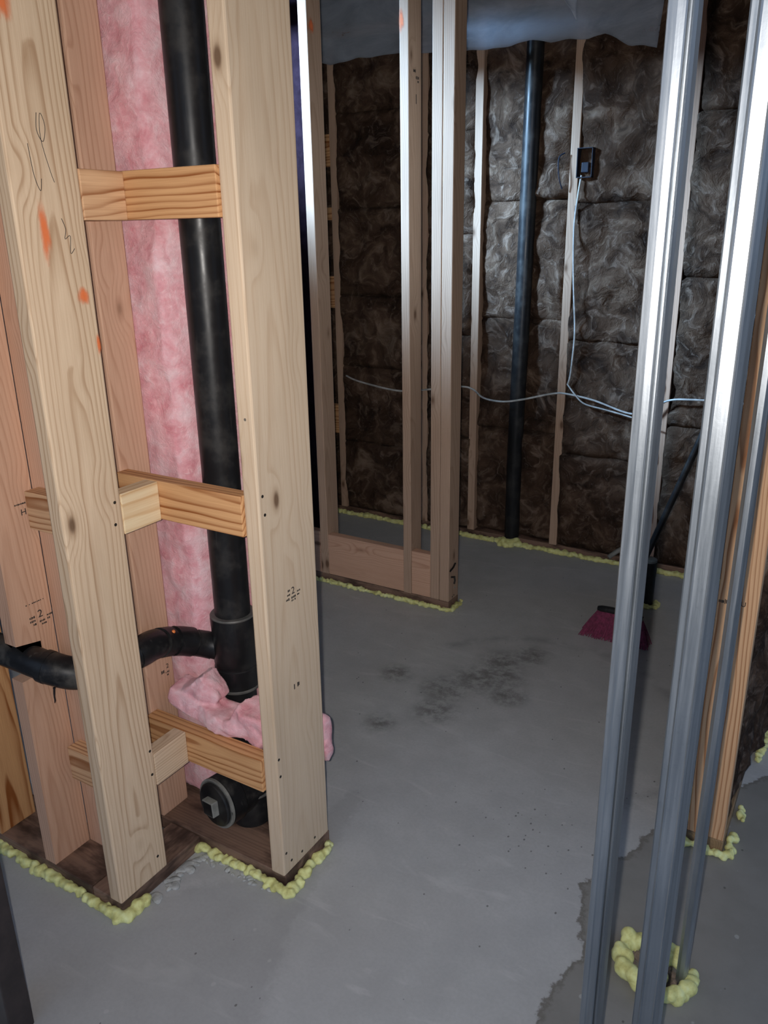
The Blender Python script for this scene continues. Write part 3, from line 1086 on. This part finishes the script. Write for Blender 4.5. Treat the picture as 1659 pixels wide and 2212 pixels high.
# ------------------------------------------------------------------ partition in the middle
PT = 2.36
ps = board('stud', -2.012, -1.971, 2.735, 2.824, 0.038, PT, W_BROWN, 'z',
           'left stud of the middle partition, orange paint dot near its top', 'stud', bevel=0.003)
pm = board('stud', -1.581, -1.544, 2.733, 2.824, 0.038, PT, W_BROWN, 'z',
           'middle stud of the partition with an orange smear near its top', 'stud', bevel=0.003)
pd1 = board('stud', -1.454, -1.412, 2.735, 2.824, 0.038, PT, W_BROWN, 'z',
            'left half of the doubled stud ending the middle partition', 'stud', bevel=0.003)
pd2 = board('stud', -1.4105, -1.367, 2.735, 2.824, 0.038, PT, W_BROWN, 'z',
            'right half of the doubled stud ending the middle partition, bent nails low on its side', 'stud', bevel=0.003)
board('top_plate', -2.85, -1.367, 2.735, 2.824, PT, PT + 0.076, W_BROWN, 'x', 'top plate over the middle partition studs', 'top plate')
board('skirt_board', -1.9705, -1.5815, 2.736, 2.774, 0.039, 0.230, W_ROSE, 'x',
      'wide reddish board on edge between the left and middle partition studs', 'blocking')
board('skirt_board', -1.5435, -1.4545, 2.736, 2.774, 0.039, 0.234, W_ROSE, 'x',
      'short reddish board on edge between the middle partition stud and the doubled stud', 'blocking')
board('skirt_board', -2.60, -2.0125, 2.736, 2.774, 0.039, 0.236, W_ROSE, 'x',
      'reddish board on edge left of the partition, mostly behind the broad tan stud', 'blocking')
spray(ps, (-1.971 + 0.0004, 2.760, 2.218), 0.045, 0.062)
spray(pm, (-1.573, 2.733 - 0.0004, 2.18), 0.026, 0.085, 'y')
ink_rows(pm, -1.5436, 2.765, 2.01, [(0, 0.02, 0.016, 0.010), (0.018, 0.0, 0.020, 0.012), (0.03, -0.012, 0.012, 0.008)], seed=21)
text_mesh('grade_stamp', '1', 0.045, M_MARK, pm, (-1.5436, 2.785, 1.94))
for (a, b) in (((2.742, 0.175), (2.79, 0.195)), ((2.755, 0.145), (2.785, 0.135)), ((2.785, 0.135), (2.782, 0.105))):
    o = tube('bent_nail', [(-1.366, a[0], a[1]), (-1.362, (a[0] + b[0]) / 2, (a[1] + b[1]) / 2), (-1.365, b[0], b[1])], 0.004, M_NAIL, None, 8)
    child_at(pd2, o)
nail(pd2, (-1.367, 2.792, 0.085), 'x', 0.006, M_NAILB)
nail(pd2, (-1.367, 2.77, 0.05))
nail(pd2, (-1.367, 2.785, 0.052))

# ------------------------------------------------------------------ far wall framing
YF = 3.568
far = [(-2.465, -2.427, 'far wall stud with a ragged edge, nearest the left corner'),
       (-1.955, -1.917, 'far wall stud mostly hidden behind the doubled partition stud'),
       (-1.681, -1.643, 'far wall stud between the doubled partition stud and the black vent pipe'),
       (-1.238, -1.200, 'far wall stud right of the black vent pipe, electrical box on its side'),
       (-0.775, -0.737, 'orange far wall stud just right of the leftmost steel stud'),
       (-0.33, -0.292, 'far wall stud farthest right, behind the steel studs')]
fst = []
for x0, x1, lab in far:
    fst.append(board('stud', x0, x1, YF, YF + 0.089, 0.038, 2.355, W_BROWN if x0 != -0.775 else W_ROSE, 'z', lab, 'stud', bevel=0.002))
board('top_plate', -2.80, 1.0, YF - 0.002, YF + 0.09, 2.355, 2.395, W_BROWN, 'x', 'top plate above the far wall studs, seen through the plastic sheet', 'top plate')
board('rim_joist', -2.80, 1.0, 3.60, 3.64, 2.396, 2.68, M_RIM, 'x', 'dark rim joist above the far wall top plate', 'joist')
for z0, z1, w in ((1.81, 1.956, 'top'), (1.56, 1.62, 'second'), (1.127, 1.286, 'third'), (0.456, 0.611, 'lowest')):
    board('blocking', -2.66, -2.4655, 3.578, 3.616, z0, z1, W_FIR, 'x',
          f'{w} short block left of the ragged-edged far wall stud', 'blocking', 'corner blocks on the far wall', 0.002)

# brown batts, stacked in each bay
bays = [(-2.70, -2.466, 'in the left corner behind the short blocks', [0.04, 0.62, 1.12, 1.72, 2.36], 3.628),
        (-2.428, -1.952, 'left of the middle partition stud', [0.04, 0.42, 0.83, 1.19, 1.61, 2.04, 2.36], 3.575),
        (-1.920, -1.678, 'in the narrow bay behind the doubled stud', [0.04, 0.52, 1.02, 1.48, 1.917, 2.36], 3.578),
        (-1.646, -1.235, 'behind the black vent pipe', [0.04, 0.58, 1.105, 1.62, 2.36], 3.605),
        (-1.203, -0.772, 'right of the electrical box', [0.04, 0.50, 1.02, 1.60, 2.36], 3.575),
        (-0.740, -0.327, 'between the two left steel studs', [0.04, 0.68, 1.30, 1.916, 2.36], 3.575),
        (-0.295, 0.35, 'at the right end beyond the striped stud', [0.04, 0.60, 1.15, 1.75, 2.36], 3.575)]
words = ['lowest', 'second lowest', 'third from the floor', 'fourth from the floor', 'fifth from the floor', 'sixth from the floor']
sd = 11
for x0, x1, where, zs, yf in bays:
    for k, (za, zb) in enumerate(zip(zs, zs[1:])):
        w = 'topmost' if k == len(zs) - 2 else words[k]
        o = wool('insulation_batt', x0 - 0.007, x1 + 0.007, za, zb + 0.004, yf, 0.11, M_WOOL, 0.0135, sd, bulge=0.012, amp=0.026, rim=0.022, edge_drop=0.008)
        tag(o, f'brown insulation {where}, {w} batt', 'insulation', 'brown batts on the far wall')
        sd += 1
# insulation in the wall running back from the striped stud
o = wool('insulation_batt', 1.885, 3.25, 0.045, 2.40, -0.142, 0.08, M_WOOL, 0.02, 60, bulge=0.012, amp=0.03, rim=0.04, axis='y')
tag(o, 'brown insulation bulging out behind the striped end stud at the right edge', 'insulation')

# ------------------------------------------------------------------ plastic sheet over the top of the far wall
edge = [(-2.62, 2.300), (-2.50, 2.262), (-2.40, 2.240), (-2.25, 2.250), (-2.072, 2.249), (-1.9, 2.235), (-1.735, 2.218), (-1.6, 2.215), (-1.50, 2.215), (-1.408, 2.228),
        (-1.32, 2.210), (-1.23, 2.207), (-1.17, 2.203), (-1.13, 2.212), (-1.10, 2.216), (-1.06, 2.195), (-1.0, 2.158), (-0.95, 2.158), (-0.90, 2.140)]


def edge_z(x):
    for (xa, za), (xb, zb) in zip(edge, edge[1:]):
        if xa <= x <= xb:
            return za + (zb - za) * (x - xa) / (xb - xa)
    return edge[-1][1]


bm = bmesh.new()
nx, nz = 110, 30
vg = []
for i in range(nx + 1):
    xx = -2.62 + (1.72) * i / nx
    zl = edge_z(xx) + noise.noise(Vector((xx * 14, 0, 3))) * 0.006
    rowv = []
    for j in range(nz + 1):
        z = zl + (2.62 - zl) * j / nz
        x2 = xx + (0.02 * (z - 2.14) / 0.3 if i == nx else 0)
        y = 3.516 + noise.noise(Vector((xx * 4, z * 3, 1))) * 0.012 + noise.noise(Vector((xx * 13, z * 11, 5))) * 0.005 - (0.012 * (1 - j / nz) ** 3)
        rowv.append(bm.verts.new((x2, y, z)))
    vg.append(rowv)
for i in range(nx):
    for j in range(nz):
        bm.faces.new((vg[i][j], vg[i + 1][j], vg[i + 1][j + 1], vg[i][j + 1]))
sheet = link_mesh('plastic_sheet', bm, M_POLY, smooth=True)
md = sheet.modifiers.new('thickness', 'SOLIDIFY')
md.thickness = 0.0006
tag(sheet, 'clear plastic vapour sheet hanging over the top of the far wall', 'plastic sheet')
bm = bmesh.new()
tri = [(-1.318, 3.455, 2.41), (-1.222, 3.480, 2.41), (-1.208, 3.470, 2.262), (-1.232, 3.440, 2.31)]
f = bm.faces.new([bm.verts.new(c) for c in tri])
bmesh.ops.subdivide_edges(bm, edges=list(bm.edges), cuts=4, use_grid_fill=True)
for v in bm.verts:
    v.co.y += noise.noise(v.co * 20) * 0.008
flap = link_mesh('loose_flap', bm, M_FOLD, smooth=True)
flap.modifiers.new('thickness', 'SOLIDIFY').thickness = 0.0006
child_at(sheet, flap)

# ------------------------------------------------------------------ pipes, cable and box on the far wall
vent = tube('vent_pipe', [(-1.442, 3.590, 0.0), (-1.436, 3.572, 0.5), (-1.424, 3.572, 1.2), (-1.412, 3.572, 2.354)], 0.0365, M_ABS, None, 28)
tag(vent, 'black vertical vent pipe on the far insulated wall', 'pipe')
YC = 3.530
main = smooth_path([(-2.400, 3.560, 0.780), (-2.30, YC, 0.762), (-2.072, YC, 0.733), (-1.90, YC, 0.752), (-1.719, YC, 0.782), (-1.655, 3.545, 0.772), (-1.58, YC - 0.02, 0.742), (-1.474, 3.487, 0.738), (-1.38, YC - 0.03, 0.754), (-1.246, 3.535, 0.787), (-1.176, YC, 0.792), (-1.05, YC, 0.773), (-0.897, YC, 0.731), (-0.82, YC, 0.745), (-0.739, 3.545, 0.797), (-0.636, YC, 0.814), (-0.444, YC, 0.816), (-0.30, YC, 0.80)], 8)
cab = tube('electrical_cable', main, 0.0046, M_CABLE, None, 10)
tag(cab, 'white electrical cable strung along the far wall through the studs', 'cable')
lo2 = smooth_path([(-1.185, 3.545, 0.835), (-1.14, YC - 0.006, 0.795), (-1.092, YC - 0.01, 0.757), (-1.0, YC - 0.012, 0.740), (-0.902, YC - 0.012, 0.722), (-0.80, YC - 0.012, 0.70)], 8)
tag(tube('electrical_cable', lo2, 0.0036, M_CABLE, None, 10), 'thin white cable looping below the main cable right of the vent pipe', 'cable')
dn = smooth_path([(-1.178, 3.548, 1.71), (-1.186, 3.540, 1.62), (-1.190, YC, 1.50), (-1.180, YC, 1.30), (-1.160, YC, 1.08), (-1.163, YC, 0.95), (-1.172, 3.540, 0.87), (-1.185, 3.552, 0.83)], 8)
tag(tube('electrical_cable', dn, 0.0042, M_CABLE, None, 10), 'white cable dropping from the electrical box beside the far wall stud', 'cable')
ebox = empty('electrical_box', (-1.165, 3.56, 1.70), 'dark blue electrical box on the far wall stud', 'electrical box')
bm = bmesh.new()
for (x0, x1, y0, y1, z0, z1) in ((-1.1975, -1.1945, 3.535, 3.60, 1.700, 1.815), (-1.135, -1.132, 3.535, 3.60, 1.700, 1.815), (-1.1975, -1.132, 3.535, 3.60, 1.700, 1.703), (-1.1975, -1.132, 3.535, 3.60, 1.812, 1.815), (-1.1975, -1.132, 3.597, 3.60, 1.700, 1.815)):
    bmesh.ops.create_cube(bm, size=1.0, matrix=Matrix.Translation(((x0 + x1) / 2, (y0 + y1) / 2, (z0 + z1) / 2)) @ Matrix.Diagonal((x1 - x0, y1 - y0, z1 - z0, 1)))
child_at(ebox, link_mesh('shell', bm, M_BOXBLUE))
child_at(ebox, plain_box('clamp', -1.180, -1.150, 3.545, 3.59, 1.72, 1.76, M_BOXBLUE, bevel=0.003))
w2 = tube('wire', smooth_path([(-1.255, 3.55, 1.80), (-1.275, 3.535, 1.78), (-1.27, 3.53, 1.71), (-1.258, 3.545, 1.66)], 6), 0.003, M_BOXBLUE, None, 8)
child_at(ebox, w2)

# pipe stub standing on the floor near the far wall
stub = empty('pipe_stub', (-0.668, 3.19, 0), 'short black capped pipe stub rising from the floor at right', 'pipe')
child_at(stub, tube('pipe', [(-0.668, 3.19, -0.002), (-0.668, 3.19, 0.15)], 0.0265, M_ABS, None, 24))
child_at(stub, tube('hub', [(-0.672, 3.19, 0.135), (-0.672, 3.19, 0.137), (-0.672, 3.19, 0.198), (-0.672, 3.19, 0.2)], [0.028, 0.032, 0.032, 0.030], M_ABS, None, 24))
child_at(stub, tube('cap', [(-0.672, 3.19, 0.198), (-0.672, 3.19, 0.208), (-0.672, 3.19, 0.211)], [0.031, 0.031, 0.026], M_DUST, None, 24))
tag(tube('conduit_end', [(-0.925, 3.505, 0.052), (-0.895, 3.53, 0.078), (-0.86, 3.56, 0.10)], 0.011, M_DUST, None, 14), 'grey conduit end lying at the foot of the far wall', 'pipe')
bpy.context.view_layer.update()

# ------------------------------------------------------------------ broom
broom = empty('broom', (-0.70, 2.9, 0), 'raspberry broom standing on its bristles behind the leftmost steel stud', 'broom')
hl = Vector((-0.772, 2.838, 0.110))
hr = Vector((-0.598, 2.828, 0.108))
hdir = (hr - hl).normalized()
bm = bmesh.new()
n = 10
for k in range(n + 1):
    pass
pts = [hl + (hr - hl) * (k / 12) + Vector((0, 0, 0.006 * math.sin(PI * k / 12))) for k in range(13)]
child_at(broom, tube('head', pts, [0.010] + [0.0135] * 11 + [0.010], M_ABS, None, 14))
bm = bmesh.new()
rnd = random.Random(9)
for r_ in range(5):
    for k in range(64):
        t = k / 63
        top = hl.lerp(hr, 0.02 + 0.96 * t) + Vector((0, -0.008 + 0.004 * r_, -0.004))
        spreadx = (t - 0.5) * 0.095 - 0.012
        bot = Vector((top.x + spreadx + rnd.uniform(-0.004, 0.004), 2.806 + r_ * 0.013 + rnd.uniform(-0.004, 0.004) - 0.012, 0.001 + rnd.uniform(0, 0.004)))
        mid = top.lerp(bot, 0.55) + Vector((0, 0, 0.003))
        tube_bm([top, mid, bot], [0.0022, 0.0021, 0.0018], 5, bm)
child_at(broom, link_mesh('bristles', bm, M_BRIST))
h0 = (hl + hr) / 2 + Vector((0, 0, 0.008))
h1 = Vector((-0.320, 2.865, 1.316))
ext = (h1 - h0)
child_at(broom, tube('handle_socket', [h0, h0 + ext * 0.055], [0.017, 0.0145], M_ABS, None, 16))
child_at(broom, tube('handle', [h0 + ext * 0.03, h0 + ext * 1.03], 0.0115, M_ABS, None, 16))

# ------------------------------------------------------------------ striped end stud on the right
rs = board('stud', -0.227, -0.140, 1.834, 1.872, 0.038, TOP, W_FIRFINE, 'z',
           'striped orange stud on the right with its flat face forward, behind a thin steel stud', 'stud', bevel=0.003)
ink_rows(rs, -0.224, 1.8336, 0.686, [(0, 0.0, 0.012, 0.008), (0.013, 0.001, 0.010, 0.012), (0.024, 0.002, 0.006, 0.016)], 'y', seed=31)
o = text_mesh('grade_stamp', 'U', 0.017, M_MARK, rs, (-0.1715, 1.8336, 0.688), 'y')

# ------------------------------------------------------------------ steel studs


def profile_stud(name, prof, x, y, z0, z1, t=0.0009, label=None):
    """thin rolled-steel section extruded upright from an open plan profile"""
    bm = bmesh.new()
    pts = [Vector((px, py, 0)) for px, py in prof]
    nrm = []
    for i in range(len(pts)):
        a = pts[max(0, i - 1)]; b = pts[min(len(pts) - 1, i + 1)]
        d = (b - a).normalized()
        nrm.append(Vector((-d.y, d.x, 0)))
    inner = [p + n_ * t for p, n_ in zip(pts, nrm)]
    loop = pts + inner[::-1]
    lo = [bm.verts.new((q.x, q.y, 0)) for q in loop]
    hi = [bm.verts.new((q.x, q.y, z1 - z0)) for q in loop]
    n_ = len(loop)
    for i in range(n_):
        j = (i + 1) % n_
        bm.faces.new((lo[i], lo[j], hi[j], hi[i]))
    h_ = len(pts)
    for i in range(h_ - 1):
        bm.faces.new((lo[i], lo[i + 1], lo[n_ - 2 - i], lo[n_ - 1 - i]))
        bm.faces.new((hi[i], hi[i + 1], hi[n_ - 2 - i], hi[n_ - 1 - i]))
    o = link_mesh(name, bm, M_STEEL, loc=(x, y, z0))
    return tag(o, label, 'steel stud')


s1 = [(0.004, 0.034), (0.0, 0.032), (0.0, 0.003), (0.0015, 0.0005), (0.009, 0.0), (0.011, 0.0012), (0.0195, 0.0016), (0.0212, 0.003), (0.0222, 0.012), (0.0242, 0.012), (0.0254, 0.004), (0.0266, 0.003), (0.0278, 0.0045), (0.0300, 0.013), (0.0305, 0.032), (0.027, 0.034)]
profile_stud('steel_stud', s1, -0.250, 1.0, 0.0, TOP, label='leftmost of the three upright galvanized steel studs')
s2 = [(0.002, 0.050), (0.0, 0.048), (0.0, 0.010), (0.002, 0.008), (0.0085, 0.0075), (0.0100, 0.002), (0.012, 0.0), (0.014, 0.0015), (0.0295, 0.0015), (0.0315, 0.0), (0.0335, 0.002), (0.0375, 0.018), (0.0385, 0.048), (0.035, 0.050)]
profile_stud('steel_stud', s2, -0.1685, 1.0, 0.0, TOP, label='middle of the three upright steel studs, in front of the foam ring')
s3 = [(0.002, 0.028), (0.0, 0.026), (0.0, 0.006), (0.005, 0.0015), (0.0065, 0.0), (0.015, 0.0), (0.0165, 0.0015), (0.021, 0.007), (0.021, 0.026), (0.019, 0.028)]
profile_stud('steel_stud', s3, -0.1565, 1.386, 0.004, TOP, label='thin steel stud standing in the yellow foam ring')

# ------------------------------------------------------------------ spray foam
foam('foam_bead', [[(-2.2, 0.920, 0), (-1.78, 0.922, 0), (-1.40, 0.920, 0), (-1.297, 0.916, 0), (-1.283, 0.930, 0), (-1.283, 0.985, 0)]],
     'yellow foam bead along the floor plate at the left edge', r=0.0125, step=0.009, seed=1)
foam('foam_bead', [[(-1.30, 1.178, 0.006), (-1.25, 1.181, 0.0), (-1.10, 1.181, 0), (-1.015, 1.176, 0), (-1.008, 1.19, 0), (-1.010, 1.365, 0)], [(-1.06, 1.172, 0), (-1.0, 1.176, 0), (-1.0, 1.21, 0)]],
     'yellow foam bead around the foot of the broad tan stud', r=0.011, step=0.009, seed=2)
foam('foam_bead', [[(-2.25, 2.726, 0), (-1.85, 2.722, 0), (-1.367, 2.722, 0), (-1.352, 2.735, 0), (-1.352, 2.83, 0)]],
     'yellow foam bead along the middle partition floor plate', r=0.010, step=0.009, seed=3, spread=0.006)
foam('foam_bead', [[(-2.70, 3.556, 0), (-2.0, 3.558, 0), (-1.46, 3.556, 0), (-1.0, 3.556, 0), (-0.2, 3.556, 0), (0.3, 3.556, 0)]],
     'long yellow foam bead along the foot of the far wall', r=0.0145, step=0.012, seed=4, voxel=0.0045)
foam('foam_bead', [[(-1.50, 3.545, 0.01), (-1.40, 3.540, 0.012)], [(-1.47, 3.53, 0.0), (-1.42, 3.53, 0.0)]],
     'clump of yellow foam around the foot of the black vent pipe', r=0.018, step=0.010, seed=5, spread=0.014, voxel=0.0045)
foam('foam_bead', [[(-0.71, 3.17, 0), (-0.69, 3.15, 0), (-0.65, 3.155, 0), (-0.625, 3.18, 0), (-0.63, 3.21, 0)]],
     'yellow foam around the foot of the pipe stub', r=0.014, step=0.010, seed=6, spread=0.01)
foam('foam_bead', [[(-0.245, 2.05, 0), (-0.245, 1.84, 0), (-0.235, 1.822, 0), (-0.14, 1.822, 0), (-0.124, 1.835, 0), (-0.122, 1.90, 0)]],
     'yellow foam around the floor plate of the striped right stud', r=0.0115, step=0.010, seed=7)
foam('foam_dab', [[(-0.12, 1.985, 0), (-0.118, 2.025, 0)]], 'small yellow foam dab on the floor just behind the striped right stud', r=0.009, step=0.01, seed=17)
foam('foam_bead', [[(-0.115, 2.28, 0), (-0.11, 2.55, 0)]], 'yellow foam strip beside the insulation at the right edge', r=0.010, step=0.01, seed=18)
ring = [(-0.270, 1.432, 0.002), (-0.272, 1.400, 0.004), (-0.258, 1.368, 0.004), (-0.222, 1.345, 0.004), (-0.185, 1.337, 0.003), (-0.145, 1.356, 0.004), (-0.126, 1.392, 0.004), (-0.128, 1.418, 0.0)]
foam('foam_ring', [ring, [(-0.262, 1.44, 0.004), (-0.238, 1.448, 0.004)], [(-0.215, 1.44, 0.006), (-0.165, 1.455, 0.008), (-0.16, 1.44, 0.006), (-0.20, 1.43, 0.006), (-0.18, 1.445, 0.012)], [(-0.21, 1.39, 0), (-0.19, 1.38, 0.0)], [(-0.195, 1.325, 0)] * 2],
     'lumpy ring of yellow foam on the floor around the thin steel stud', r=0.0165, step=0.012, seed=8, spread=0.007, voxel=0.003, zmax=0.03)
# broken concrete in the ring
bm = bmesh.new()
rnd = random.Random(3)
for k in range(26):
    r_ = rnd.uniform(0.006, 0.018)
    mt = Matrix.Translation((-0.20 + rnd.uniform(-0.055, 0.05), 1.395 + rnd.uniform(-0.035, 0.035), 0.002)) @ Euler((rnd.random() * 3, rnd.random() * 3, rnd.random() * 3)).to_matrix().to_4x4() @ Matrix.Diagonal((r_, r_, r_ * 0.55, 1))
    bmesh.ops.create_icosphere(bm, subdivisions=1, radius=1.0, matrix=mt)
o = link_mesh('rubble', bm, make_plain('brown_rubble', (0.22, 0.17, 0.14), 0.9))
tag(o, 'brown concrete crumbs inside the yellow foam ring', 'rubble', None, 'stuff')
# grey mortar smears along the plate's inner corner
bm = bmesh.new()
rnd = random.Random(6)
for k in range(60):
    t = rnd.random()
    p = Vector((-1.278, 0.99 + 0.19 * t, 0.001)) if k < 34 else Vector((-1.27 + 0.22 * t, 1.168, 0.001))
    p += Vector((rnd.uniform(-0.012, 0.016), rnd.uniform(-0.012, 0.008), 0))
    r_ = rnd.uniform(0.004, 0.012) * (1.0 if k < 34 else 0.65)
    bmesh.ops.create_icosphere(bm, subdivisions=2, radius=1.0, matrix=Matrix.Translation(p) @ Matrix.Rotation(rnd.random() * 3, 4, 'Z') @ Matrix.Diagonal((r_ * 1.5, r_, r_ * 0.45, 1)))
for v in bm.verts:
    v.co += noise.noise_vector(v.co * 90) * 0.002
    v.co.z = max(v.co.z, 0.0)
o = link_mesh('mortar_smear', bm, M_SMEAR, smooth=True)
tag(o, 'grey mortar crumbs scraped along the short left floor plate', 'mortar', None, 'stuff')
